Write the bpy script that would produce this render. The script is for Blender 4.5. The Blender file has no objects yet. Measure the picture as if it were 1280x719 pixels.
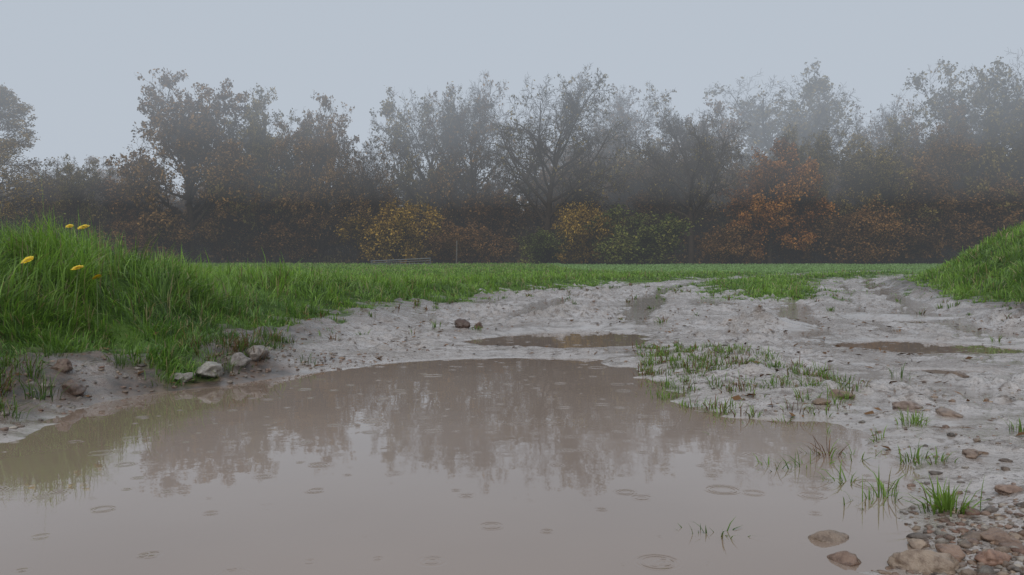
import bpy, bmesh, math, time
import numpy as np
from mathutils import Vector, noise as mnoise
T0=time.time()
rng=np.random.default_rng(11)
scene=bpy.context.scene
COL=scene.collection

# ---------------------------------------------------------------- helpers
TAB=rng.random((8,256,256))
def vnoise(x,y,s=0):
    x=np.asarray(x,float)+s*17.3; y=np.asarray(y,float)+s*31.7
    ix=np.floor(x).astype(np.int64); iy=np.floor(y).astype(np.int64)
    fx=x-ix; fy=y-iy
    fx=fx*fx*(3-2*fx); fy=fy*fy*(3-2*fy)
    T=TAB[s%8]
    a=T[ix&255,iy&255]; b=T[(ix+1)&255,iy&255]; c=T[ix&255,(iy+1)&255]; d=T[(ix+1)&255,(iy+1)&255]
    return (a*(1-fx)+b*fx)*(1-fy)+(c*(1-fx)+d*fx)*fy
def fbm(x,y,o=4,s=0):
    r=0;a=.5;t=0;f=1.
    for i in range(o):
        r=r+a*vnoise(x*f,y*f,s+i); t+=a; a*=.5; f*=2.03
    return r/t
def sstep(a,b,x):
    t=np.clip((x-a)/(b-a),0,1); return t*t*(3-2*t)
def psd(px,py,poly):
    """signed distance to polygon, negative inside"""
    px=np.asarray(px,float); py=np.asarray(py,float)
    d=np.full(px.shape,1e18); ins=np.zeros(px.shape,bool)
    n=len(poly)
    for i in range(n):
        ax,ay=poly[i]; bx,by=poly[(i+1)%n]
        ex,ey=bx-ax,by-ay
        wx,wy=px-ax,py-ay
        t=np.clip((wx*ex+wy*ey)/(ex*ex+ey*ey+1e-12),0,1)
        d=np.minimum(d,(wx-ex*t)**2+(wy-ey*t)**2)
        c=((ay>py)!=(by>py))
        if abs(ey)>1e-12:
            ins^= c&(px<(ex*(py-ay)/ey+ax))
    d=np.sqrt(d)
    return np.where(ins,-d,d)

def make_mesh(name,verts,faces,cols=None,smooth=False,mat=None,matidx=None,obj=True):
    """faces: list of int arrays (n,k)"""
    me=bpy.data.meshes.new(name)
    verts=np.ascontiguousarray(verts,dtype=np.float32)
    me.vertices.add(len(verts)); me.vertices.foreach_set("co",verts.ravel())
    li=np.concatenate([f.ravel() for f in faces]).astype(np.int32)
    tot=np.concatenate([np.full(len(f),f.shape[1],np.int32) for f in faces])
    st=np.concatenate([[0],np.cumsum(tot)[:-1]]).astype(np.int32)
    me.loops.add(len(li)); me.loops.foreach_set("vertex_index",li)
    me.polygons.add(len(tot)); me.polygons.foreach_set("loop_start",st)
    try: me.polygons.foreach_set("loop_total",tot)
    except Exception: pass
    if smooth: me.polygons.foreach_set("use_smooth",np.ones(len(tot),bool))
    mats=mat if isinstance(mat,(list,tuple)) else [mat]
    for m in mats:
        if m: me.materials.append(m)
    if matidx is not None: me.polygons.foreach_set("material_index",matidx.astype(np.int32))
    me.update(calc_edges=True)
    if cols is not None:
        a=me.attributes.new("Col",'FLOAT_COLOR','POINT')
        c=np.ones((len(verts),4),np.float32); c[:,:3]=cols
        a.data.foreach_set("color",c.ravel())
    if not obj: return me
    ob=bpy.data.objects.new(name,me); COL.objects.link(ob)
    return ob

def new_mat(name):
    m=bpy.data.materials.new(name); m.use_nodes=True
    nt=m.node_tree; nt.nodes.clear()
    out=nt.nodes.new('ShaderNodeOutputMaterial')
    return m,nt,out
class NB:
    def __init__(s,nt): s.nt=nt
    def n(s,t,**k):
        nd=s.nt.nodes.new(t)
        for a,b in k.items(): setattr(nd,a,b)
        return nd
    def l(s,a,b): s.nt.links.new(a,b)
    def val(s,sock,v):
        if isinstance(v,bpy.types.NodeSocket): s.l(v,sock)
        else: sock.default_value=v
    def math(s,op,a,b=0.,c=None,clamp=False):
        nd=s.n('ShaderNodeMath',operation=op,use_clamp=clamp)
        s.val(nd.inputs[0],a); s.val(nd.inputs[1],b)
        if c is not None: s.val(nd.inputs[2],c)
        return nd.outputs[0]
    def noise(s,vec,scale,detail=4,rough=.55):
        nd=s.n('ShaderNodeTexNoise'); s.l(vec,nd.inputs['Vector'])
        nd.inputs['Scale'].default_value=scale; nd.inputs['Detail'].default_value=detail; nd.inputs['Roughness'].default_value=rough
        return nd.outputs['Fac']
    def ramp(s,f,a,b):
        nd=s.n('ShaderNodeMapRange',interpolation_type='SMOOTHSTEP'); s.val(nd.inputs['Value'],f)
        nd.inputs['From Min'].default_value=a; nd.inputs['From Max'].default_value=b
        return nd.outputs['Result']
    def mix(s,f,a,b,blend='MIX'):
        nd=s.n('ShaderNodeMix',data_type='RGBA',blend_type=blend)
        s.val(nd.inputs[0],f)
        s.val(nd.inputs[6],a if isinstance(a,bpy.types.NodeSocket) else (*a,1)); s.val(nd.inputs[7],b if isinstance(b,bpy.types.NodeSocket) else (*b,1))
        return nd.outputs[2]

def foliage_mat(name,trans=.3,rough=.45,spec=.5,tint=1.0):
    m,nt,out=new_mat(name); b=NB(nt)
    at=b.n('ShaderNodeAttribute',attribute_name='Col')
    if spec>.3:
        p=b.n('ShaderNodeBsdfPrincipled'); b.l(at.outputs['Color'],p.inputs['Base Color'])
        p.inputs['Roughness'].default_value=rough; p.inputs['Specular IOR Level'].default_value=spec
    else:
        p=b.n('ShaderNodeBsdfDiffuse'); b.l(at.outputs['Color'],p.inputs['Color'])
        b.l(p.outputs[0],out.inputs['Surface']); return m
    t=b.n('ShaderNodeBsdfTranslucent')
    tc=b.mix(1.0,at.outputs['Color'],(1.25,1.25,.8),'MULTIPLY'); b.l(tc,t.inputs['Color'])
    mx=b.n('ShaderNodeMixShader'); mx.inputs[0].default_value=trans
    b.l(p.outputs[0],mx.inputs[1]); b.l(t.outputs[0],mx.inputs[2]); b.l(mx.outputs[0],out.inputs['Surface'])
    return m
M_grass=foliage_mat('grass_blade',.35,.4,.5)
M_leaf=foliage_mat('autumn_leaf',.25,.6,.2)
def bark_mat():
    m,nt,out=new_mat('bark'); b=NB(nt)
    g=b.n('ShaderNodeTexCoord').outputs['Object']
    c=b.mix(b.noise(g,1.5,2),(.032,.023,.016),(.080,.057,.038))
    p=b.n('ShaderNodeBsdfDiffuse'); b.l(c,p.inputs['Color'])
    b.l(p.outputs[0],out.inputs['Surface']); return m
M_bark=bark_mat()

# ---------------------------------------------------------------- layout (world metres)
PUD=[(-1.433,2.23),(-1.50,2.75),(-1.385,3.13),(-1.168,3.42),(-.915,3.79),(-.667,4.15),(-.349,4.35),(.045,4.48),
(.437,4.35),(.60,3.96),(.66,3.37),(.655,2.834),(.728,2.60),(.961,2.515),(1.073,2.32),(1.035,2.10),(.889,1.843),
(.80,1.64),(.69,1.43),(.60,1.27),(.53,1.2),(.45,.9),(.2,.55),(-.5,.4),(-1.2,.6),(-1.6,1.2),(-1.55,1.8)]
PUD2=[(-.42,5.6),(-.15,5.12),(.3,4.95),(.8,5.15),(1.0,5.7),(1.12,6.4),(.8,6.95),(.3,6.75),(-.1,6.25)]
PUD3=[(2.1,5.1),(2.35,4.68),(2.9,4.62),(3.3,4.85),(3.15,5.35),(2.8,5.75),(2.3,5.6)]
PUD4=[(3.1,7.6),(3.6,7.2),(4.1,7.6),(3.7,8.2),(3.3,8.1)]
PUD5=[(1.75,3.82),(2.0,3.62),(2.35,3.74),(2.1,3.98)]
G1=[(-2.2,-3),(-2.1,1.5),(-1.95,2.7),(-2.05,3.25),(-1.95,3.6),(-1.66,3.5),(-1.42,3.42),(-1.5,3.8),(-1.6,4.5),(-1.75,5.7),(-1.47,6.95),(-1.3,8.1),
(-.85,10.6),(0,13.3),(1.37,17),(3.8,20.5),(6.5,25),(10,30),(20,41),(40,60),(400,500),(400,900),(-900,900),(-900,-3)]
G2=[(3.2,10.8),(3.3,13),(3.7,16),(4.6,19),(6.4,22),(9.4,26.6),(19,38),(38,57),(60,75),(60,70),(30,45),(17.3,32),(11.6,26),(7.9,21),(5.9,16.5),(4.8,12.7),(4.0,10.9)]
G3=[(4.6,3),(4.7,7.0),(5.2,8.3),(6.35,12),(7.6,15.5),(8.4,17),(10.5,21),(14,26.5),(19,31.5),(34,44),(70,70),(900,700),(900,-3),(6,-3)]
HBy=[-3,2,3,4,5,6,7,9,12,20,30,45]; HBv=[.3,.34,.38,.44,.41,.31,.25,.20,.16,.10,.05,0]
BY=[0,5,6.5,8,11,16,25,35,75,100,900]; BV=[0.0,.0,.012,.05,.14,.23,.41,.68,1.73,1.9,1.9]

def masks(x,y):
    w=np.clip(y,1,12)*.035
    nx=(fbm(x*1.6,y*1.6,4,1)-.5)*w*4+(fbm(x*7,y*7,3,5)-.5)*w*4.2
    s1=psd(x,y,G1); s2=psd(x,y,G2); s3=psd(x,y,G3)
    s=np.minimum(np.minimum(s1,s2),s3)+nx
    g=1-sstep(-.10,.08+.02*np.clip(y,0,20),s)
    return g,s1,s2,s3,s
def pudsd(x,y):
    n=(fbm(x*4,y*4,4,2)-.5)*.22
    n2=(fbm(x*5,y*5,4,3)-.5)*.5
    s=psd(x,y,PUD)+n*np.where(x>.4,1.7,.6)+(fbm(x*16,y*16,3,5)-.5)*.05
    for P in (PUD2,PUD3,PUD4,PUD5): s=np.minimum(s,psd(x,y,P)+n2*.6)
    return s
def height(x,y,full=False):
    g,s1,s2,s3,s=masks(x,y)
    ps=pudsd(x,y)
    z=np.interp(y,BY,BV)
    # left bank
    z=z+np.interp(y,HBy,HBv)*sstep(-.05,1.0,-s1+(fbm(x*1.3,y*1.3,3,4)-.5)*.5)
    lip=.10*(1-sstep(0,.75,s1))*(x<0)*(y<9)
    z=z+lip*np.clip(ps/.35,0,1)
    # right bank
    z=z+1.12*sstep(-.1,2.4,-s3+(fbm(x*.9,y*.9,3,6)-.5)*.5-.1)*(1-sstep(17,30,y))
    z=z+.10*(1-sstep(0,.8,s3))*(1-sstep(19,30,y))*(s3>0)+.10*(s3<=0)*(1-sstep(19,30,y))
    # strip crown
    z=z+.06*sstep(-.1,.5,-s2)
    # puddle basins
    z=z+np.where(ps<0,np.clip(ps*.2,-.10,0),np.clip(ps*.10,0,.020))
    # mud relief, low spots silted flat with a film of water
    mud=(1-g)*(1-sstep(25,45,y))
    near=np.clip(ps/.6,0.15,1)
    rough=.55+.9*sstep(.42,.62,fbm(x*.8,y*.8,3,1))
    r=(fbm(x*2.2,y*2.2,3,2)-.47)*.045+((fbm(x*7,y*7,3,3)-.5)*.030+(fbm(x*22,y*22,3,4)-.5)*.018+(fbm(x*48,y*48,2,6)-.5)*.008)*rough
    cl=np.clip(fbm(x*13,y*13,3,6)-.54,0,1)*.17*np.clip(fbm(x*.9,y*.9,2,7)*3-1.1,0,1.3)
    rid=(1-np.abs(2*fbm(x*5+3*fbm(x,y,2,1),y*3.2,4,7)-1))**4*.022*rough
    # wheel ruts
    c=np.interp(y,[2,5,8,11,15,21,30],[1.9,2.6,3.4,4.6,6.2,8.6,13])
    ru=0
    for o,wd,dp in ((-.62,.17,.055),(.75,.18,.055),(.1,.08,.02)):
        ru=ru-dp*np.exp(-((x-c-o+(fbm(y*1.2,x*.3,2,3)-.5)*.3)/wd)**2)*(1-sstep(20,30,y))*sstep(4.6,6.5,y)
        ru=ru+dp*.55*np.exp(-((x-c-o-wd*2)/(wd*.8))**2)*(1-sstep(20,30,y))*sstep(4.6,6.5,y)
    c2=np.interp(y,[4,8,12,16,21],[-.2,.6,1.5,2.6,4.6])
    for o in (-.55,.65):
        ru=ru-.05*np.exp(-((x-c2-o)/.19)**2)*(1-sstep(16,22,y))*sstep(6.6,8,y)+.02*np.exp(-((x-c2-o-.36)/.14)**2)*(1-sstep(16,22,y))*sstep(6.6,8,y)
    rel=r+cl+rid+ru-.004
    fl=.002
    film=1-sstep(-.001,.006,rel-fl)
    rel=np.maximum(rel,fl)
    z=z+mud*near*rel
    # clod heap
    z=z+.10*np.exp(-(((x-2.15)/.28)**2+((y-6.7)/.3)**2))*(.5+fbm(x*9,y*9,3,1))
    z=z+g*(fbm(x*3,y*3,3,3)-.5)*.05
    if full: return z,g,s,ps,s1,s3,film*mud
    return z

# ---------------------------------------------------------------- ground sheet
ys=[-14,-10,-7,-5,-3.5,-2.5,-1.8,-1.2,-.8,-.5,-.25,-.05,.1]
yy=.25
while yy<900:
    ys.append(yy); yy+= max(.010,.0050*yy) if yy<60 else .05*yy
ys=np.array(ys)
t=np.linspace(-1,1,860); sx=np.sinh(t*1.9)/np.sinh(1.9)*1.7
Yg,Sg=np.meshgrid(ys,sx,indexing='ij')
Xg=Sg*(np.abs(Yg)+2.6)
X=Xg.ravel(); Y=Yg.ravel()
Z,g,s,ps,s1,s3,film=height(X,Y,True)
nr,nc=Yg.shape
idx=np.arange(nr*nc).reshape(nr,nc)
F=np.stack([idx[:-1,:-1],idx[:-1,1:],idx[1:,1:],idx[1:,:-1]],-1).reshape(-1,4)
soil=(1-sstep(.25,.75,s1+(fbm(X*4,Y*4,3,2)-.5)*.6))*(X<0)*(1-sstep(4.2,6.5,Y))+.9*np.exp(-np.clip(s1,0,9)/.35)*(X<0)*sstep(4,6,Y)*(Y<12)+(1-sstep(.15,.6,s3+(fbm(X*3,Y*3,3,2)-.5)*.6))
C=np.stack([g,np.clip(soil,0,1),np.clip(np.exp(-np.clip(ps,0,9)/.10)+film,0,1)],-1)
def ground_mat():
    m,nt,out=new_mat('wet_clay_and_grass_ground'); b=NB(nt)
    pos=b.n('ShaderNodeTexCoord').outputs['Object']
    at=b.n('ShaderNodeAttribute',attribute_name='Col'); sp=b.n('ShaderNodeSeparateColor'); b.l(at.outputs['Color'],sp.inputs[0])
    G,S,W=sp.outputs[0],sp.outputs[1],sp.outputs[2]
    n1=b.noise(pos,2.2,7,.6); n2=b.noise(pos,14,5,.65); n3=b.noise(pos,85,3,.7); n4=b.noise(pos,.6,4)
    c=b.mix(b.ramp(n1,.35,.65),(.55,.50,.475),(.38,.33,.295))
    c=b.mix(b.ramp(n2,.50,.63),c,(.185,.14,.11))
    c=b.mix(b.math('MULTIPLY',b.ramp(n4,.50,.62),.5),c,(.20,.155,.125))
    c=b.mix(b.math('MULTIPLY',b.ramp(n3,.54,.65),.7),c,(.10,.07,.05))
    c=b.mix(b.math('MULTIPLY',b.ramp(n3,.44,.30),.6),c,(.66,.61,.59))
    c=b.mix(b.math('MULTIPLY',W,.55),c,(.30,.25,.215))
    sc=b.mix(b.ramp(n2,.35,.65),(.040,.026,.017),(.14,.09,.062))
    c=b.mix(b.math('MULTIPLY',S,b.ramp(n1,.0,.30)),c,sc)
    gc=b.mix(b.ramp(n1,.3,.7),(.04,.075,.016),(.10,.17,.035))
    c=b.mix(G,c,gc)
    p=b.n('ShaderNodeBsdfPrincipled'); b.l(c,p.inputs['Base Color'])
    r=b.math('MULTIPLY_ADD',b.ramp(n2,.3,.7),.20,.11)
    r=b.math('MULTIPLY',r,b.math('MULTIPLY_ADD',W,-.75,1.))
    r=b.math('MAXIMUM',r,b.math('MULTIPLY',G,.9)); r=b.math('MAXIMUM',r,b.math('MULTIPLY',S,.34))
    b.l(r,p.inputs['Roughness'])
    p.inputs['IOR'].default_value=1.5
    b.l(b.math('MULTIPLY_ADD',G,-.9,1.),p.inputs['Specular IOR Level'])
    h=b.math('ADD',b.math('MULTIPLY',n3,.35),n2); h=b.math('ADD',h,b.math('MULTIPLY',b.noise(pos,240,2,.7),.12))
    bp=b.n('ShaderNodeBump'); b.l(b.math('MULTIPLY_ADD',W,-.88,1.),bp.inputs['Strength']); bp.inputs['Distance'].default_value=.022
    b.l(h,bp.inputs['Height']); b.l(bp.outputs[0],p.inputs['Normal'])
    b.l(p.outputs[0],out.inputs['Surface']); return m
make_mesh('ground',np.stack([X,Y,Z],-1),[F],C,True,ground_mat())
print('ground',len(X),time.time()-T0)

# ---------------------------------------------------------------- puddles
def water_mat():
    m,nt,out=new_mat('muddy_rain_water'); b=NB(nt)
    pos=b.n('ShaderNodeTexCoord').outputs['Object']
    hs=None
    for sc,k,seed,am in ((2.6,480,3.,1.),(4.7,700,7.,.7),(7.7,950,13.,.5)):
        mp=b.n('ShaderNodeMapping'); mp.inputs['Location'].default_value=(seed,seed*.7,.5); b.l(pos,mp.inputs['Vector'])
        v=b.n('ShaderNodeTexVoronoi',voronoi_dimensions='2D'); v.inputs['Scale'].default_value=sc; b.l(mp.outputs[0],v.inputs['Vector'])
        d=b.math('DIVIDE',v.outputs['Distance'],sc)
        cs=b.n('ShaderNodeSeparateColor'); b.l(v.outputs['Color'],cs.inputs[0])
        rad=b.math('MULTIPLY_ADD',b.math('POWER',cs.outputs[0],2.),.13/sc,.002)
        e=b.math('SUBTRACT',d,rad)
        w=b.math('EXPONENT',b.math('MULTIPLY',b.math('POWER',b.math('ABSOLUTE',b.math('DIVIDE',e,.021/sc**.5)),2.),-1.))
        hh=b.math('MULTIPLY',b.math('SINE',b.math('MULTIPLY',e,k)),w)
        hh=b.math('MULTIPLY',hh,b.math('MULTIPLY',b.ramp(cs.outputs[1],.35,1.),am))
        hs=hh if hs is None else b.math('ADD',hs,hh)
    wob=b.noise(pos,5,2,.5)
    h=b.math('ADD',b.math('MULTIPLY',hs,.00034),b.math('MULTIPLY',wob,.0006))
    h=b.math('ADD',h,b.math('MULTIPLY',b.noise(pos,28,2,.5),.0001))
    bp=b.n('ShaderNodeBump'); bp.inputs['Strength'].default_value=1.; bp.inputs['Distance'].default_value=1.
    b.l(h,bp.inputs['Height'])
    c=b.mix(b.ramp(b.noise(pos,.9,3),.35,.7),(.295,.220,.172),(.255,.186,.143))
    p=b.n('ShaderNodeBsdfPrincipled'); b.l(c,p.inputs['Base Color']); p.inputs['Roughness'].default_value=.015; p.inputs['IOR'].default_value=1.75
    b.l(bp.outputs[0],p.inputs['Normal']); b.l(p.outputs[0],out.inputs['Surface']); return m
M_w=water_mat()
for P in (PUD,PUD2,PUD3,PUD4,PUD5):
    z0=0. if P is not PUD4 else .035
    P=np.array(P); c=P.mean(0); Q=c+(P-c)*1.0
    d=Q-c; L=np.linalg.norm(d,axis=1,keepdims=True); Q=c+d*(L+ (.3 if len(P)>20 else .22))/L
    V=np.concatenate([Q,np.full((len(Q),1),z0)],1); V=np.vstack([[c[0],c[1],z0],V])
    n=len(Q); f=np.array([[0,1+i,1+(i+1)%n] for i in range(n)])
    make_mesh('puddle',V,[f],None,False,M_w)

# ---------------------------------------------------------------- grass
def blades(name,bx,by,bz,L,W,lean,az,col,tipcol=None):
    n=len(bx); ts=np.array([0,.3,.66,1.]); ws=np.array([.75,1.,.72,0])
    fa=az+rng.normal(0,.7,n)+math.pi/2
    px,py=np.cos(fa),np.sin(fa); dx,dy=np.cos(az),np.sin(az)
    V=np.zeros((n,7,3)); CC=np.zeros((n,7,3)); k=0
    for i,tt in enumerate(ts):
        cx=bx+dx*lean*L*tt**2; cy=by+dy*lean*L*tt**2
        cz=bz+L*(tt-np.clip(lean,0,1.4)*.5*tt**2.2)
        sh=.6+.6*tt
        if i<3:
            for sg in (-1,1):
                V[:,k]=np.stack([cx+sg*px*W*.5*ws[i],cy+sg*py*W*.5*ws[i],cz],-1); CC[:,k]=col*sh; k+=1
        else:
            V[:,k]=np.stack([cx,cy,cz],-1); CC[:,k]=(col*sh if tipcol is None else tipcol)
    o=(np.arange(n)*7)[:,None]
    q=np.concatenate([o+np.array([[0,1,3,2]]),o+np.array([[2,3,5,4]])]); tr=o+np.array([[4,5,6]])
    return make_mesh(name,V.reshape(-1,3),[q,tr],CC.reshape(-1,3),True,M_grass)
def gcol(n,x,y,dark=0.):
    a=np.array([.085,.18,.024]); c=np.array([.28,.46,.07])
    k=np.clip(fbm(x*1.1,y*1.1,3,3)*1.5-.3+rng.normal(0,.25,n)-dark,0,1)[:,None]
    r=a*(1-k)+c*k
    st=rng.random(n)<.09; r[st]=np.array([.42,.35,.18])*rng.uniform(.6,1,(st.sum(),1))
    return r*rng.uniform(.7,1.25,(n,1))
N=720000
sy=np.exp(rng.uniform(math.log(2.0),math.log(78),N)); sX=rng.uniform(-.9,.9,N)*sy
sg,ss1,ss2,ss3,ssn=masks(sX,sy)
clump=fbm(sX*2.5,sy*2.5,3,5); clump2=fbm(sX*6.5,sy*6.5,2,2)
keep=rng.random(N)<sg*np.clip(clump*2.2-.2,.25,1)*np.clip(clump2*3-.5,.35,1)
sX=sX[keep]; sy=sy[keep]; ss1=ss1[keep]; ss3=ss3[keep]; ssn=ssn[keep]; clump=clump[keep]; clump2=clump2[keep]; n=len(sX)
sz=height(sX,sy)
edge=np.clip(-ssn/.5,.32,1)
L=(np.interp(sy,[2,5,8,14,40,78],[.19,.20,.15,.115,.12,.16])*rng.uniform(.4,1.35,n))*(.1+.8*clump+1.1*clump2)*edge
tall=rng.random(n)<.03; L[tall]*=1.45
L*=np.where(ss3<0,1.25,1)
L*=np.where((sX>4)&(sy>30),.6,1)
W=np.maximum(.005,.00110*sy)*rng.uniform(.6,1.4,n)
az=fbm(sX*3,sy*3,2,6)*14+rng.normal(0,.9,n); lean=np.abs(rng.normal(.65,.5,n))
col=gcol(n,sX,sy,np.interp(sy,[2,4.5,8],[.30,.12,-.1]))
crop=((sX>4)&(sy>30)&(ss3>0))|((sy>34)&(sX>3)); col[crop]=np.array([.27,.43,.15])*rng.uniform(.85,1.15,(crop.sum(),1))
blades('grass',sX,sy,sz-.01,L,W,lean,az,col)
print('grass',n,time.time()-T0)

# sprouting tufts in the mud and the puddle margin
tx=[];ty=[];tn=[];tl=[]
for (a,b,c,l) in [(.59,2.26,10,.035),(.61,1.88,14,.05),(.66,1.86,8,.05),(.70,1.9,16,.06),(.80,2.02,26,.075),(.86,1.98,16,.06),(.73,1.74,22,.06),(.76,1.62,26,.065),(.70,1.58,12,.05),
    (.82,1.50,80,.065),(1.18,2.34,40,.055),(1.22,2.4,20,.045),(.97,1.92,30,.05),(1.0,1.86,14,.04),(1.41,2.2,24,.05),(.365,1.40,16,.045),(.33,1.4,8,.035),(.9,2.3,8,.04),(1.0,2.15,9,.04),(.50,1.75,5,.02),(.45,1.6,4,.02),
    (.62,2.75,12,.045),(.7,2.65,16,.055),(.56,2.95,10,.05),(.6,3.1,12,.05),(.78,2.55,14,.045),(.5,2.5,6,.025),(.6,2.45,8,.03),(.66,2.5,12,.04),(.72,2.42,8,.035),(.85,2.48,16,.045),(.92,2.58,20,.05),(.55,3.3,10,.05),(.5,3.05,6,.04),(.52,2.8,7,.04),
    (-1.55,2.45,26,.09),(-1.62,2.75,30,.1),(-1.42,3.2,24,.07),(-1.25,3.5,20,.06),(-1.5,2.2,22,.08),(-1.75,2.9,40,.1),(-1.6,3.25,40,.09),(-1.85,3.2,40,.1),(-1.3,3.75,30,.07)]:
    tx.append(a);ty.append(b);tn.append(c);tl.append(l)
PATCH=[(.78,4.9),(1.15,4.75),(1.4,3.9),(1.4,3.1),(1.05,2.55),(.62,2.55),(.52,3.2),(.66,4.1)]
q=rng.uniform([.5,2.5],[1.5,5.0],(1900,2)); ok=(psd(q[:,0],q[:,1],PATCH)<0)&(fbm(q[:,0]*6,q[:,1]*4,3,2)>.47)
for a,b in q[ok][:460]: tx.append(a);ty.append(b);tn.append(int(rng.integers(3,13)));tl.append(rng.uniform(.02,.065))
q=rng.uniform([-2,3],[5,16],(2600,2)); gg,_,_,_,sn=masks(q[:,0],q[:,1]); ok=(gg<.3)&(rng.random(len(q))<np.exp(-np.clip(sn,0,9)/.35)*.8+.012)&(pudsd(q[:,0],q[:,1])>.05)
for a,b in q[ok]: tx.append(a);ty.append(b);tn.append(int(rng.integers(6,18)));tl.append(rng.uniform(.03,.08))
q=rng.uniform([-2.1,2.2],[-1.2,4.6],(500,2)); gg,_,_,_,sn=masks(q[:,0],q[:,1]); ok=(gg<.4)&(pudsd(q[:,0],q[:,1])>.12)&(fbm(q[:,0]*3,q[:,1]*3,2,6)>.47)
for a,b in q[ok]: tx.append(a);ty.append(b);tn.append(int(rng.integers(6,26)));tl.append(rng.uniform(.03,.10))
tn=np.array(tn); cx=np.repeat(tx,tn); cy=np.repeat(ty,tn); cl=np.repeat(tl,tn); n=len(cx)
spr=.012+.12*cl
bx=cx+rng.normal(0,1,n)*spr; by=cy+rng.normal(0,1,n)*spr
azz=np.arctan2(by-cy,bx-cx)+rng.normal(0,.5,n)
ctuft=gcol(n,bx,by,-.05)*.7
rd=np.repeat(rng.random(len(tn))<.35,tn)&(rng.random(n)<.6); ctuft[rd]=np.array([.20,.10,.045])*rng.uniform(.6,1.2,(rd.sum(),1))
bzz=np.maximum(height(bx,by),-.015)
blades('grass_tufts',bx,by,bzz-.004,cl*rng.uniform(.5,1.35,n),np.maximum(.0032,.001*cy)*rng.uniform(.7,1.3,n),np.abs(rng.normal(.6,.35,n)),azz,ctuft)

# ---------------------------------------------------------------- stones
def stone_mat():
    m,nt,out=new_mat('wet_stone'); b=NB(nt)
    pos=b.n('ShaderNodeTexCoord').outputs['Object']
    at=b.n('ShaderNodeAttribute',attribute_name='Col')
    c=b.mix(b.ramp(b.noise(pos,60,4,.65),.4,.7),at.outputs['Color'],b.mix(1.,at.outputs['Color'],(.5,.45,.42),'MULTIPLY'))
    p=b.n('ShaderNodeBsdfPrincipled'); b.l(c,p.inputs['Base Color']); p.inputs['Roughness'].default_value=.28
    bp=b.n('ShaderNodeBump'); bp.inputs['Strength'].default_value=.7; bp.inputs['Distance'].default_value=.005
    b.l(b.noise(pos,120,4,.7),bp.inputs['Height']); b.l(bp.outputs[0],p.inputs['Normal'])
    b.l(p.outputs[0],out.inputs['Surface']); return m
M_st=stone_mat()
def ico(sub):
    bm=bmesh.new(); bmesh.ops.create_icosphere(bm,subdivisions=sub,radius=1)
    v=np.array([x.co[:] for x in bm.verts]); f=np.array([[q.index for q in x.verts] for x in bm.faces]); bm.free(); return v,f
def rock_variant(sub,seed):
    v,f=ico(sub); o=[]
    NN=[np.array(Vector((math.sin(seed*3.1+k*2.3),math.cos(seed*1.7+k*3.9),math.sin(seed*.7+k*1.3))).normalized()) for k in range(5)]
    for p in v:
        P=Vector(p); d=1+.42*mnoise.noise(P*1.1+Vector((seed*7.1,0,0)))+.24*mnoise.noise(P*2.3+Vector((0,seed*3.3,0)))+.07*mnoise.noise(P*6+Vector((0,seed*3.3,5)))
        q=np.array(p)*d
        for nn in NN:
            e=float(np.dot(q,nn))
            if e>.70: q=q-nn*(e-.70)*.7
        o.append(q)
    return np.array(o),f
VAR=[rock_variant(2,i) for i in range(12)]
PAL=np.array([[.26,.17,.115],[.34,.25,.18],[.19,.12,.085],[.28,.24,.20],[.30,.20,.15],[.15,.12,.10],[.42,.36,.30],[.22,.16,.12],[.22,.12,.08]])
def gravel(name,P,size):
    V=[];Fs=[];Cs=[];o=0
    n=len(P); zz=height(P[:,0],P[:,1])
    for i in range(n):
        v,f=VAR[rng.integers(12)]; a=rng.uniform(0,6.28); ca,sa=math.cos(a),math.sin(a)
        sc=size[i]*np.array([1,rng.uniform(.6,.95),rng.uniform(.35,.65)])
        w=v*sc; w=np.stack([w[:,0]*ca-w[:,1]*sa,w[:,0]*sa+w[:,1]*ca,w[:,2]],-1)+[P[i,0],P[i,1],zz[i]+size[i]*.04]
        V.append(w);Fs.append(f+o);o+=len(v);Cs.append(np.tile(PAL[rng.integers(9)]*rng.uniform(.65,1.15),(len(v),1)))
    make_mesh(name,np.vstack(V),[np.vstack(Fs)],np.vstack(Cs),True,M_st)
P=[];S=[]
q=rng.normal([.86,1.22],[.18,.15],(3000,2)); q=q[(q[:,0]>.55)&(pudsd(q[:,0],q[:,1])>-.02)]
P.append(q);S.append(np.exp(rng.normal(-5.4,.55,len(q))))
q=rng.uniform([.8,1.2],[2.2,3.4],(2200,2)); q=q[(pudsd(q[:,0],q[:,1])>0)]
k=rng.random(len(q))<.25+.75*np.exp(-pudsd(q[:,0],q[:,1])/.15); q=q[k];P.append(q);S.append(np.exp(rng.normal(-5.5,.5,len(q))))
q=rng.uniform([-2.2,2],[4.5,14],(4200,2)); gg=masks(q[:,0],q[:,1])[0]; q=q[(gg<.25)&(pudsd(q[:,0],q[:,1])>.01)]; q=q[:1500]
P.append(q);S.append(np.exp(rng.normal(-5.1,.5,len(q))))
q=rng.uniform([-2.1,2.1],[-.6,4.4],(1500,2)); dd=pudsd(q[:,0],q[:,1]); q=q[(dd>0)&(dd<.5)&(masks(q[:,0],q[:,1])[0]<.4)]
P.append(q);S.append(np.exp(rng.normal(-4.9,.5,len(q))))
P=np.vstack(P);S=np.clip(np.concatenate(S),.002,.020)
gravel('gravel',P,S)
def stone(x,y,sx,sy,sz,col,seed,dz=.25):
    v,f=rock_variant(4,seed); c=np.tile(np.array(col),(len(v),1))
    ob=make_mesh('stone',v*[sx,sy,sz],[f],c,True,M_st)
    z=max(float(height(np.array([x]),np.array([y]))[0]),-.01)
    ob.location=(x,y,z+sz*dz); ob.rotation_euler=(0,0,seed*1.7)
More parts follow.
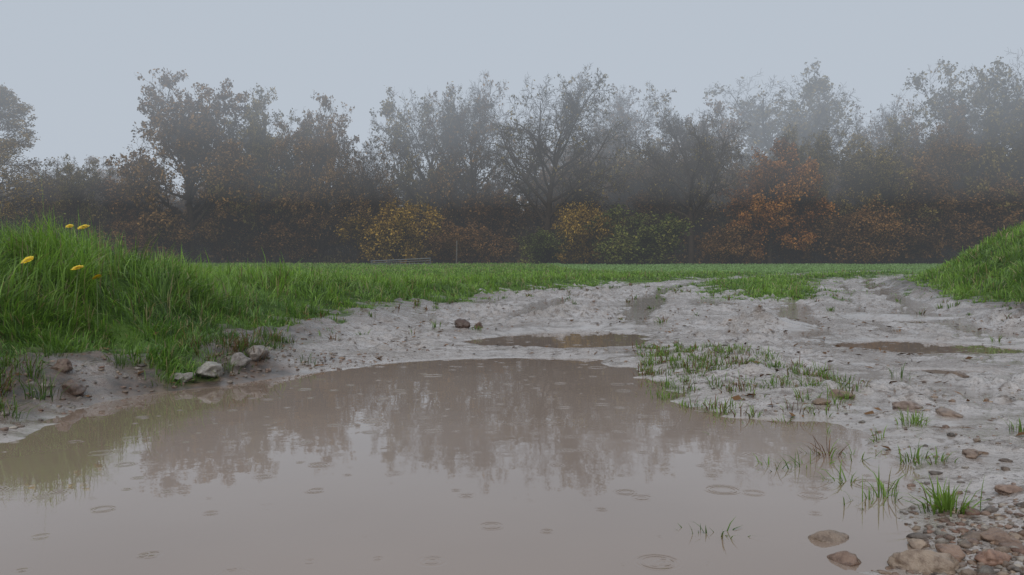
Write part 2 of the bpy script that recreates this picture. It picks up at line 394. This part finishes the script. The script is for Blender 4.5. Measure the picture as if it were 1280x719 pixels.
for a in [(-1.30,3.42,.085,.055,.045,(.36,.33,.29),1),(-1.245,3.62,.055,.04,.04,(.24,.21,.19),2),(-1.215,3.8,.07,.05,.05,(.27,.23,.20),3),(-1.37,3.30,.045,.035,.025,(.30,.27,.24),4),
    (-.40,6.45,.07,.06,.065,(.09,.05,.035),5),(-.27,6.55,.04,.03,.035,(.15,.09,.06),6),(-1.6,2.9,.05,.04,.035,(.15,.10,.075),7),(-1.72,3.05,.035,.03,.03,(.16,.10,.07),8),
    (.545,1.37,.036,.024,.018,(.27,.20,.15),9),(.53,1.265,.030,.024,.020,(.25,.16,.115),10),(.64,1.22,.045,.028,.022,(.36,.27,.20),11),(.70,1.27,.03,.02,.014,(.30,.19,.13),12),
    (.74,1.22,.026,.02,.014,(.34,.20,.14),13),(.80,1.30,.034,.022,.014,(.25,.16,.11),14),(1.30,2.62,.06,.035,.02,(.33,.25,.21),15),(1.36,2.48,.04,.03,.015,(.28,.20,.15),16),(1.1,1.9,.03,.02,.012,(.26,.18,.13),17),
    (1.0,1.60,.024,.02,.012,(.3,.2,.15),18),(1.05,2.7,.03,.03,.015,(.22,.15,.1),19),(1.18,2.85,.045,.03,.02,(.25,.17,.12),20),(.68,1.33,.022,.016,.01,(.4,.3,.22),21),(1.9,3.4,.045,.03,.02,(.2,.14,.1),22),(.88,1.24,.03,.022,.016,(.3,.2,.15),23)]:
    stone(*a)

# ---------------------------------------------------------------- fallen leaves and straw on the mud
n=900; q=rng.uniform([.7,1.3],[4.2,9],(n,2)); q=q[pudsd(q[:,0],q[:,1])>.02]
q2=rng.uniform([-1.9,2.4],[1,9],(500,2)); dd=pudsd(q2[:,0],q2[:,1]); q=np.vstack([q,q2[dd>.03]]); n=len(q)
a=rng.uniform(0,6.28,n); ln=rng.uniform(.008,.028,n); wd=ln*rng.uniform(.08,.6,n)
zz=height(q[:,0],q[:,1])+.006
u=np.stack([np.cos(a),np.sin(a),rng.normal(0,.2,n)],-1); w=np.stack([-np.sin(a),np.cos(a),rng.normal(0,.3,n)],-1)
c0=np.stack([q[:,0],q[:,1],zz],-1)
V=np.stack([c0-u*ln[:,None],c0+w*wd[:,None]+[0,0,.004],c0+u*ln[:,None],c0-w*wd[:,None]],1).reshape(-1,3)
cc=np.repeat(np.array([[.15,.085,.045]])*rng.uniform(.4,1.5,(n,1)),4,0)
make_mesh('fallen_leaves',V,[np.arange(4*n).reshape(n,4)],cc,False,M_leaf)

# ---------------------------------------------------------------- dandelions
def simple(name,c,r=.5):
    m,nt,out=new_mat(name); b=NB(nt); g=b.n('ShaderNodeTexCoord').outputs['Object']
    cc=b.mix(b.noise(g,90,3),tuple(np.array(c)*.8),tuple(np.minimum(np.array(c)*1.15,1)))
    p=b.n('ShaderNodeBsdfPrincipled'); b.l(cc,p.inputs['Base Color']); p.inputs['Roughness'].default_value=r
    b.l(p.outputs[0],out.inputs['Surface']); return m
M_pet=simple('dandelion_petal',(.88,.62,.01)); M_stem=simple('dandelion_stem',(.14,.20,.06))
def dandelion(x,y,zt,r,seed):
    zb=float(height(np.array([x]),np.array([y]))[0]); zt=max(zt,zb+.24)
    V=[];Fq=[];mi=[];o=0
    rs=np.random.default_rng(seed)
    tilt=rs.normal(0,.2,2)+np.array([.1,.45])
    ns=6;bend=rs.normal(0,.03,2)
    for i in range(ns+1):
        tt=i/ns; c=np.array([x+bend[0]*(1-tt)**2,y+bend[1]*(1-tt)**2,zb+(zt-zb)*tt])
        for k in range(6):
            an=k/6*6.283; V.append(c+np.array([math.cos(an),math.sin(an),0])*.0022)
    for i in range(ns):
        for k in range(6): Fq.append([i*6+k,i*6+(k+1)%6,(i+1)*6+(k+1)%6,(i+1)*6+k]); mi.append(1)
    o=len(V)
    for ring,(rr,up,m) in enumerate([(1.,.1,24),(.85,.3,22),(.6,.5,18),(.35,.8,12)]):
        for k in range(m):
            an=(k+rs.random()*.6)/m*6.283; d=np.array([math.cos(an),math.sin(an),0]); p=np.array([-d[1],d[0],0]); L=r*rr*rs.uniform(.85,1.1); w=r*.13
            z0=np.array([0,0,.002*ring])
            pts=[z0-p*w*.4,z0+p*w*.4,z0+d*L*.6+p*w+np.array([0,0,up*L*.45]),z0+d*L*.6-p*w+np.array([0,0,up*L*.45]),z0+d*L+p*w*.7+np.array([0,0,up*L*.55]),z0+d*L-p*w*.7+np.array([0,0,up*L*.55])]
            for q_ in pts:
                q_=q_.copy(); q_[2]+=q_[0]*tilt[0]+q_[1]*tilt[1]; V.append(q_+[x,y,zt])
            Fq.append([o,o+1,o+2,o+3]); Fq.append([o+3,o+2,o+4,o+5]); mi+= [0,0]; o+=6
    make_mesh('dandelion',np.array(V),[np.array(Fq)],None,False,[M_pet,M_stem],np.array(mi))
for i,(x,y,z,r) in enumerate([(-2.42,4.5,.645,.030),(-2.28,3.75,.475,.027),(-2.10,3.85,.495,.028),(-1.98,3.8,.45,.022),(-2.53,4.56,.655,.022)]): dandelion(x,y,z,r,i)

# ---------------------------------------------------------------- trees
def nrm(a): return a/np.maximum(np.linalg.norm(a,axis=-1,keepdims=True),1e-9)
def grow(start,dirs,length,r0,r1,nseg,wig,trop,rs):
    B=len(start); P=np.zeros((B,nseg+1,3)); D=np.zeros((B,nseg+1,3)); P[:,0]=start; d=nrm(dirs); D[:,0]=d
    for i in range(nseg):
        d=nrm(d+rs.normal(0,wig,(B,3))+np.array([0,0,trop])); D[:,i+1]=d
        P[:,i+1]=P[:,i]+d*(length/nseg)[:,None]
    tt=np.linspace(0,1,nseg+1)[None]; R=r0[:,None]*(1-tt)+r1[:,None]*tt
    return P,D,R
def tube(P,D,R,k):
    B,n,_=P.shape
    ref=np.where(np.abs(D[:,:1,2:3])>.8,np.array([1.,0,0]),np.array([0,0,1.]))
    u=nrm(np.cross(D[:,:1],ref)); u=nrm(np.broadcast_to(u,D.shape)-D*np.sum(u*D,-1,keepdims=True)); v=np.cross(D,u)
    an=np.arange(k)/k*2*math.pi
    V=P[:,:,None]+R[:,:,None,None]*(np.cos(an)[None,None,:,None]*u[:,:,None]+np.sin(an)[None,None,:,None]*v[:,:,None])
    idx=np.arange(B*n*k).reshape(B,n,k); nx=np.roll(idx,-1,2)
    F=np.stack([idx[:,:-1],nx[:,:-1],nx[:,1:],idx[:,1:]],-1).reshape(-1,4)
    return V.reshape(-1,3),F
def kids(P,D,R,L,m,t0,angf,rs,lf,rf=.55,ang_sd=.2):
    B,n,_=P.shape
    tt=t0+(1-t0)*(np.arange(m)[None]+rs.random((B,m)))/m
    f=tt*(n-1); i=np.minimum(f.astype(int),n-2); w=(f-i)[...,None]; bi=np.arange(B)[:,None]
    p=P[bi,i]*(1-w)+P[bi,i+1]*w; d=nrm(D[bi,i]*(1-w)+D[bi,i+1]*w); r=R[bi,i]*(1-w[...,0])+R[bi,i+1]*w[...,0]
    ref=np.where(np.abs(d[...,2:3])>.8,np.array([1.,0,0]),np.array([0,0,1.])); u=nrm(np.cross(d,ref)); v=np.cross(d,u)
    ph=(np.arange(m)[None]*2.4+rs.random((B,1))*6.28+rs.normal(0,.4,(B,m)))[...,None]
    an=(angf(tt)+rs.normal(0,ang_sd,(B,m)))[...,None]
    nd=np.cos(an)*d+np.sin(an)*(np.cos(ph)*u+np.sin(ph)*v)
    ln=L[:,None]*lf(tt)*rs.uniform(.65,1.25,(B,m))
    return p.reshape(-1,3),nd.reshape(-1,3),ln.ravel(),(r*rf).ravel()
def tree_mesh(name,H,seed,leafn,pal,kind='oak',leafsize=.15,patch=.45,ntw=7,wide=.48,low=.2,nl1=21,rmin=.012):
    rs=np.random.default_rng(seed); VV=[];FF=[];o=0
    def add(P,D,R,k):
        nonlocal o
        V,F=tube(P,D,R,k); VV.append(V);FF.append(F+o);o+=len(V)
    one=np.ones(1)
    if kind=='oak':
        P,D,R=grow(np.zeros((1,3))-[0,0,.3],np.array([[rs.normal(0,.04),rs.normal(0,.04),1.]]),one*H*.60,one*H*.023,one*H*.008,9,.08,.07,rs)
        cfg=[(nl1,low,lambda t:1.40-.85*t,lambda t:.80*(1.10-.25*t),8,.14,.035,6,.58),
             (11,.22,lambda t:.95-.2*t,lambda t:.44*(1.1-.45*t),6,.18,.02,4,.55),
             (8,.15,lambda t:.9+0*t,lambda t:.46*(1.1-.4*t),4,.20,.01,3,.6),
             (ntw,.1,lambda t:.8+0*t,lambda t:.55*(1.1-.4*t),3,.22,.0,3,.7)]
    elif kind=='shrub':
        P,D,R=grow(rs.normal(0,.35*H*.2,(9,3))*[1,1,0],nrm(rs.normal(0,.55,(9,3))*[1,1,0]+[0,0,1]),np.full(9,H*.7),np.full(9,H*.012),np.full(9,H*.004),6,.15,.02,rs)
        cfg=[(9,.1,lambda t:.9-.2*t,lambda t:.5*(1.1-.4*t),5,.2,.03,4,.6),
             (8,.1,lambda t:.9+0*t,lambda t:.5*(1.1-.4*t),4,.2,.02,3,.6),
             (5,.1,lambda t:.9+0*t,lambda t:.5+0*t,3,.25,0,3,.7)]
    else: # larch
        P,D,R=grow(np.zeros((1,3))-[0,0,.3],np.array([[0,0,1.]]),one*H,one*H*.017,one*H*.002,12,.015,.02,rs)
        cfg=[(75,.15,lambda t:1.55-.5*t,lambda t:.40*(1.06-t)**.7,7,.07,.03,4,.4),
             (14,.1,lambda t:1.0+0*t,lambda t:.30*(1.1-.6*t),4,.15,-.03,3,.5),
             (6,.1,lambda t:.9+0*t,lambda t:.4+0*t,3,.2,-.06,3,.6)]
    L=np.full(len(P),H*.60 if kind=='oak' else H)
    if kind=='shrub': L=np.full(len(P),H*.7)
    add(P,D,R,9)
    for li,(m,t0,af,lf,ns,wig,trop,k,rf) in enumerate(cfg):
        p,d,ln,r=kids(P,D,R,L,m,t0,af,rs,lf,rf)
        if kind=='oak' and li<3:
            # rounded, slightly lumpy crown envelope
            c=np.array([0,0,.57*H]); q=p+nrm(d)*ln[:,None]-c
            az_=np.arctan2(q[:,1],q[:,0]); lump=1+.07*np.sin(az_*3+seed)+.06*np.sin(az_*5+q[:,2]/H*9+seed*2)
            ee=np.sqrt((q[:,0]/(wide*H))**2+(q[:,1]/(wide*H))**2+(q[:,2]/np.where(q[:,2]>0,.41*H,.46*H))**2)/lump/(1+.015*li)
            ln=ln*np.clip(1-(ee-1)*1.6,.15,1)
        r=np.maximum(r,rmin)
        P,D,R=grow(p,d,ln,r,np.maximum(r*.3,.009),ns,wig,trop,rs); L=ln
        add(P,D,R,k)
    V=np.vstack(VV); F=np.vstack(FF)
    pts=P[:,1:].reshape(-1,3); pts=pts[rs.integers(0,len(pts),leafn*3)]
    cn=fbm(pts[:,0]*.55+pts[:,2]*.4,pts[:,1]*.55+pts[:,2]*.5,3,seed)
    lowb=np.clip(.55-pts[:,2]/H,0,1)*.25
    pts=pts[cn+lowb+rs.normal(0,.05,len(cn))>patch][:leafn]; n=len(pts)
    pts=pts+rs.normal(0,.13,pts.shape)
    cn=fbm(pts[:,0]*.8+pts[:,2]*.5,pts[:,1]*.8+pts[:,2]*.7,3,seed+2)
    a=nrm(rs.normal(0,1,(n,3))); b=nrm(np.cross(a,rs.normal(0,1,(n,3))))
    s=leafsize*rs.uniform(.5,1.3,(n,1))
    LV=np.stack([pts-a*s,pts+b*s*.6,pts+a*s,pts-b*s*.6],1).reshape(-1,3)
    pal=np.array(pal); kk=np.clip(cn*2-.5+rs.normal(0,.2,n),0,.999)*(len(pal)-1); i0=kk.astype(int); w=(kk-i0)[:,None]
    lc=(pal[i0]*(1-w)+pal[i0+1]*w)*rs.uniform(.6,1.3,(n,1))
    top=V[:,2].max()
    V=V*(H/top); LV=LV*(H/top)
    C=np.vstack([np.full((len(V),3),.06),np.repeat(lc,4,0)])
    LF=np.arange(4*n).reshape(n,4)+len(V)
    mi=np.concatenate([np.zeros(len(F)),np.ones(n)])
    return make_mesh(name,np.vstack([V,LV]),[F,LF],C,False,[M_bark,M_leaf],mi,obj=False)
BROWN=[(.11,.062,.027),(.20,.115,.045),(.28,.16,.058)]
OLIVE=[(.09,.074,.028),(.17,.13,.042),(.25,.175,.055)]
ORANGE=[(.16,.065,.02),(.32,.135,.036),(.41,.19,.05)]
GOLD=[(.14,.09,.02),(.32,.19,.034),(.41,.26,.055)]
GREEN=[(.06,.07,.02),(.12,.14,.034),(.22,.20,.046)]
RUSSET=[(.09,.052,.023),(.175,.092,.034),(.25,.13,.046)]
MS={}
MS['A']=tree_mesh('oakA',18,3,42000,BROWN,patch=.40,ntw=4,wide=.50)
MS['B']=tree_mesh('oakB',18,5,32000,OLIVE,patch=.42,ntw=4)
MS['C']=tree_mesh('oakC',18,9,15000,OLIVE,patch=.48,ntw=6,wide=.44)
MS['D']=tree_mesh('bareoak',19,14,2500,OLIVE,patch=.5,ntw=9,wide=.54,nl1=17,low=.26,rmin=.015)
MS['E']=tree_mesh('bareoak2',18,21,7000,BROWN,patch=.50,ntw=7,rmin=.014)
MS['F']=tree_mesh('orangeoak',12,31,34000,ORANGE,patch=.34,leafsize=.13,wide=.5,low=.12,ntw=4)
MS['R']=tree_mesh('understoreytree',8,37,26000,RUSSET,patch=.34,leafsize=.11,wide=.52,low=.08,ntw=4)
MS['L']=tree_mesh('larch',17,41,24000,[(.14,.09,.026),(.26,.165,.045),(.32,.21,.06)],kind='larch',leafsize=.10,patch=.3)
MS['S']=tree_mesh('shrubgold',5,51,18000,GOLD,kind='shrub',leafsize=.09,patch=.36)
MS['T']=tree_mesh('shrubgreen',5,57,20000,GREEN,kind='shrub',leafsize=.09,patch=.34)
MS['U']=tree_mesh('shrubbrown',5,59,18000,RUSSET,kind='shrub',leafsize=.09,patch=.36)
print('trees',time.time()-T0)
BASEH={'A':18,'B':18,'C':18,'D':19,'E':18,'F':12,'R':8,'L':17,'S':5,'T':5,'U':5}
def gz(x,y): return float(height(np.array([float(x)]),np.array([float(y)]))[0])
def place(name,k,x,y,H,w=1.,rot=0.,parent=None):
    ob=bpy.data.objects.new(name,MS[k]); COL.objects.link(ob)
    s=H/BASEH[k]; ob.scale=(s*w,s*w,s); ob.location=(x,y,gz(x,y)-.1); ob.rotation_euler=(0,0,rot)
    if parent: ob.parent=parent
    return ob
for nm,k,x,y,H,w,r in [
  ('larch_tree','L',-46.3,72,16.2,1.15,.4),('birch_tree','C',-39.2,72,10.2,.75,2.),('oak_tree','A',-29.0,72,17.9,.92,0),('oak_tree','B',-22.8,75,17.2,.75,1.),
  ('oak_tree','A',-17.8,74,15.8,.72,2.3),('oak_tree','E',-14.0,72,11.8,.8,4.1),('oak_tree','C',-8.0,82,18.9,.8,.7),('oak_tree','E',-4.4,80,19.0,.7,3.3),
  ('oak_tree','D',2.9,73,19.0,.82,.5),('oak_tree','E',10.5,88,20.8,.85,5.2),('oak_tree','D',16.1,72,17.0,.76,2.9),('oak_tree','A',21.0,86,17.8,.75,2.2),
  ('orange_oak_tree','F',22.9,71,11.4,.95,1.2),('oak_tree','C',31.6,92,22.8,1.05,1.9),('oak_tree','E',38.5,86,18.5,.8,3.9),('oak_tree','B',34.6,74,14.0,.95,5.5),
  ('oak_tree','A',40.0,75,15.2,.85,2.8),('oak_tree','C',44.6,76,20.4,.85,4.4),('oak_tree','B',49.5,74,18.0,.9,.2),('birch_tree','C',27.2,74,13.5,.7,5.0)]:
    place(nm,k,x,y,H,w,r)
for nm,k,x,y,H,w,r in [('golden_shrub','S',-9.7,69.5,5.8,1.05,.3),('golden_shrub','S',7.0,70,5.6,.85,2.),('green_shrub','T',11.2,69,5.2,1.35,1.),('green_shrub','T',3.0,69.5,3.4,1.3,4.),
    ('russet_shrub','U',31,71,6.0,1.1,.7),('russet_shrub','U',19.5,70.5,4.6,1.2,2.7),('russet_shrub','U',-33,71,5.0,1.3,1.9),('green_shrub','T',-41,71,4.6,1.3,3.),('russet_shrub','U',-4.5,71.5,4.4,1.3,4.9)]:
    place(nm,k,x,y,H,w,r)
for x,y,H,w,r in [(-36,75,8,1.1,1),(-26,76,8.2,1.1,2),(-20.5,74.5,7.5,1.2,3),(-12.5,75,7,1.,4),(-43.5,76,8,1.1,5),(27,73,7.5,1.0,.5),(36,73,8.6,1.1,1.5),(43,72.5,7.6,1.2,2.5),(48,72,8,1.1,3.5),(14,76,7.0,1.1,.2),(-1.5,77,7.2,1.1,5.7),(6.5,78,7.5,1.1,1.1)]:
    place('beech_tree','R',x,y,H,w,r)
emp=bpy.data.objects.new('distant_woodland',None); COL.objects.link(emp)
for row,(y0,step,h0) in enumerate([(84,6.5,10.5),(97,7,12.5)]):
    x=-88+row*3
    while x<92:
        k='ABAE'[int(rng.integers(4))]
        hh=h0*rng.uniform(.75,1.1)*(1.22 if x>4 else 1.)
        place('background_tree',k,x+rng.normal(0,1.5),y0+rng.normal(0,2),hh,rng.uniform(1.05,1.25),rng.uniform(0,6.28),emp)
        x+=step*rng.uniform(.8,1.2)
# undergrowth mass
def undergrowth(name,y0,y1,n,h0,h1,ls,dark,ns,x0=-95,x1=95,gp=.40):
    x=rng.uniform(x0,x1,n); y=rng.uniform(y0,y1,n)
    hm=h0+(h1-h0)*np.clip(fbm(x*.35,y*.3,4,int(y0)%7)*3-1.1,0,1)
    z=hm*rng.random(n)**1.5
    zb=np.interp(y,BY,BV)
    gap=fbm(x*.5+z*.3,z*.6+y*.3,3,2)
    k=gap>gp; x,y,z,zb=x[k],y[k],z[k],zb[k]; n=len(x)
    c=np.stack([x,y,z+zb],-1); a=nrm(rng.normal(0,1,(n,3))); b=nrm(np.cross(a,rng.normal(0,1,(n,3)))); s=ls*rng.uniform(.5,1.4,(n,1))
    V=np.stack([c-a*s,c+b*s*.6,c+a*s,c-b*s*.6],1).reshape(-1,3)
    t=np.clip(fbm(x*.16,y*.1+z*.15,3,5)*2.6-.8,0,1)[:,None]
    cc=(np.array([.11,.09,.042])*(1-t)+np.array([.22,.125,.052])*t)*rng.uniform(.4,1.3,(n,1))*dark
    F=np.arange(4*n).reshape(n,4)
    st=np.stack([rng.uniform(x0,x1,ns),rng.uniform(y0,y1,ns),np.zeros(ns)],-1); st[:,2]=np.interp(st[:,1],BY,BV)-.1
    rs=np.random.default_rng(int(y0))
    P,D,R=grow(st,rs.normal(0,.22,(ns,3))+[0,0,1],rs.uniform(2,min(h1*1.1,8),ns),rs.uniform(.02,.08,ns),np.full(ns,.012),5,.1,.02,rs)
    TV,TF=tube(P,D,R,3)
    mi=np.concatenate([np.ones(n),np.zeros(len(TF))])
    make_mesh(name,np.vstack([V,TV]),[F,TF+len(V)],np.vstack([np.repeat(cc,4,0),np.full((len(TV),3),.05)]),False,[M_bark,M_leaf],mi)
undergrowth('woodland_undergrowth',72,79,50000,.8,6.5,.12,1.1,1100)
undergrowth('woodland_undergrowth',81,90,70000,2.5,10,.22,1.,1500)
undergrowth('woodland_undergrowth',98,112,50000,6,12,.5,1.,300,-120,120,.33)
print('wood',time.time()-T0)

# ---------------------------------------------------------------- small field things
M_metal=simple('weathered_galvanised_metal',(.13,.13,.13),.5); M_wood=simple('weathered_timber',(.12,.10,.08),.8)
def rods(name,segs,mat):
    V=[];F=[];o=0
    for a,b,r in segs:
        a=np.array(a,float);b=np.array(b,float); d=nrm((b-a)[None])
        v,f=tube(np.stack([a,b])[None],np.stack([d[0],d[0]])[None],np.full((1,2),r),8)
        V.append(v);F.append(f+o);o+=len(v)
    return make_mesh(name,np.vstack(V),[np.vstack(F)],None,True,mat)
z=gz(-8.4,60)+.05
rods('field_gate',[((-10.6,60,z+.28),(-6.2,60.4,z+.50),.04),((-10.6,60,z+.15),(-6.2,60.4,z+.32),.025),((-10.6,60,z+.02),(-6.2,60.4,z+.12),.025),((-10.6,60,z-.2),(-10.6,60,z+.34),.04),((-6.2,60.4,z-.2),(-6.2,60.4,z+.56),.04),((-8.4,60.2,z-.1),(-8.4,60.2,z+.42),.03),((-10.6,60.05,z+.05),(-8.4,60.25,z+.4),.025)],M_metal)
for x,y,h in [(-32.0,54,2.6),(-4.6,66,2.0)]:
    z=gz(x,y); rods('wooden_post',[((x,y,z-.3),(x+.03,y,z+h),.06)],M_wood)

# ---------------------------------------------------------------- fog layers that glow: emission stands in for scattered sky light
LS=np.array([.485,.545,.622]); LN=np.array([.50,.53,.57])
def fog(z0,z1,sig,col):
    m,nt,out=new_mat('glowing_mist'); b=NB(nt)
    a=b.n('ShaderNodeVolumeAbsorption'); a.inputs['Color'].default_value=(0,0,0,1); a.inputs['Density'].default_value=sig
    e=b.n('ShaderNodeEmission'); e.inputs['Color'].default_value=(*col,1); e.inputs['Strength'].default_value=sig
    ad=b.n('ShaderNodeAddShader'); b.l(a.outputs[0],ad.inputs[0]); b.l(e.outputs[0],ad.inputs[1]); b.l(ad.outputs[0],out.inputs['Volume'])
    v=np.array([[x,y,z] for x in(-600,600) for y in(-200,850) for z in(z0,z1)],float)
    f=np.array([[0,1,3,2],[4,6,7,5],[0,4,5,1],[2,3,7,6],[0,2,6,4],[1,5,7,3]])
    make_mesh('glowing_mist',v,[f],None,False,m)
fog(-3,7,.0011,LN); fog(7.01,12,.0052,LN); fog(12.01,26,.0115,LS)

# ---------------------------------------------------------------- sky, sun, camera
w=bpy.data.worlds.new("World"); scene.world=w; w.use_nodes=True; nt=w.node_tree; nt.nodes.clear(); b=NB(nt)
sky=b.n('ShaderNodeTexSky',sky_type='NISHITA'); sky.sun_disc=False; sky.sun_elevation=math.radians(50); sky.sun_rotation=math.radians(200)
hs=b.n('ShaderNodeHueSaturation'); hs.inputs['Saturation'].default_value=.35; b.l(sky.outputs[0],hs.inputs['Color'])
c=b.mix(.92,hs.outputs[0],tuple(LS*10))
bg=b.n('ShaderNodeBackground'); bg.inputs['Strength'].default_value=.1; b.l(c,bg.inputs['Color'])
wo=b.n('ShaderNodeOutputWorld'); b.l(bg.outputs[0],wo.inputs['Surface'])
sl=bpy.data.lights.new('sun','SUN'); sl.energy=1.5; sl.angle=math.radians(40); sl.color=(1,.96,.90)
so=bpy.data.objects.new('sun',sl); COL.objects.link(so)
so.rotation_euler=(math.radians(40),0,math.radians(-20))
cam=bpy.data.cameras.new('camera'); co=bpy.data.objects.new('camera',cam); COL.objects.link(co)
cam.lens=28; cam.sensor_width=36; cam.clip_end=3000; cam.clip_start=.02
co.location=(0,0,.45); co.rotation_euler=(math.radians(90-.72),0,0); scene.camera=co
scene.view_settings.view_transform='Standard'; scene.view_settings.look='None'; scene.view_settings.exposure=0
print('done',time.time()-T0)
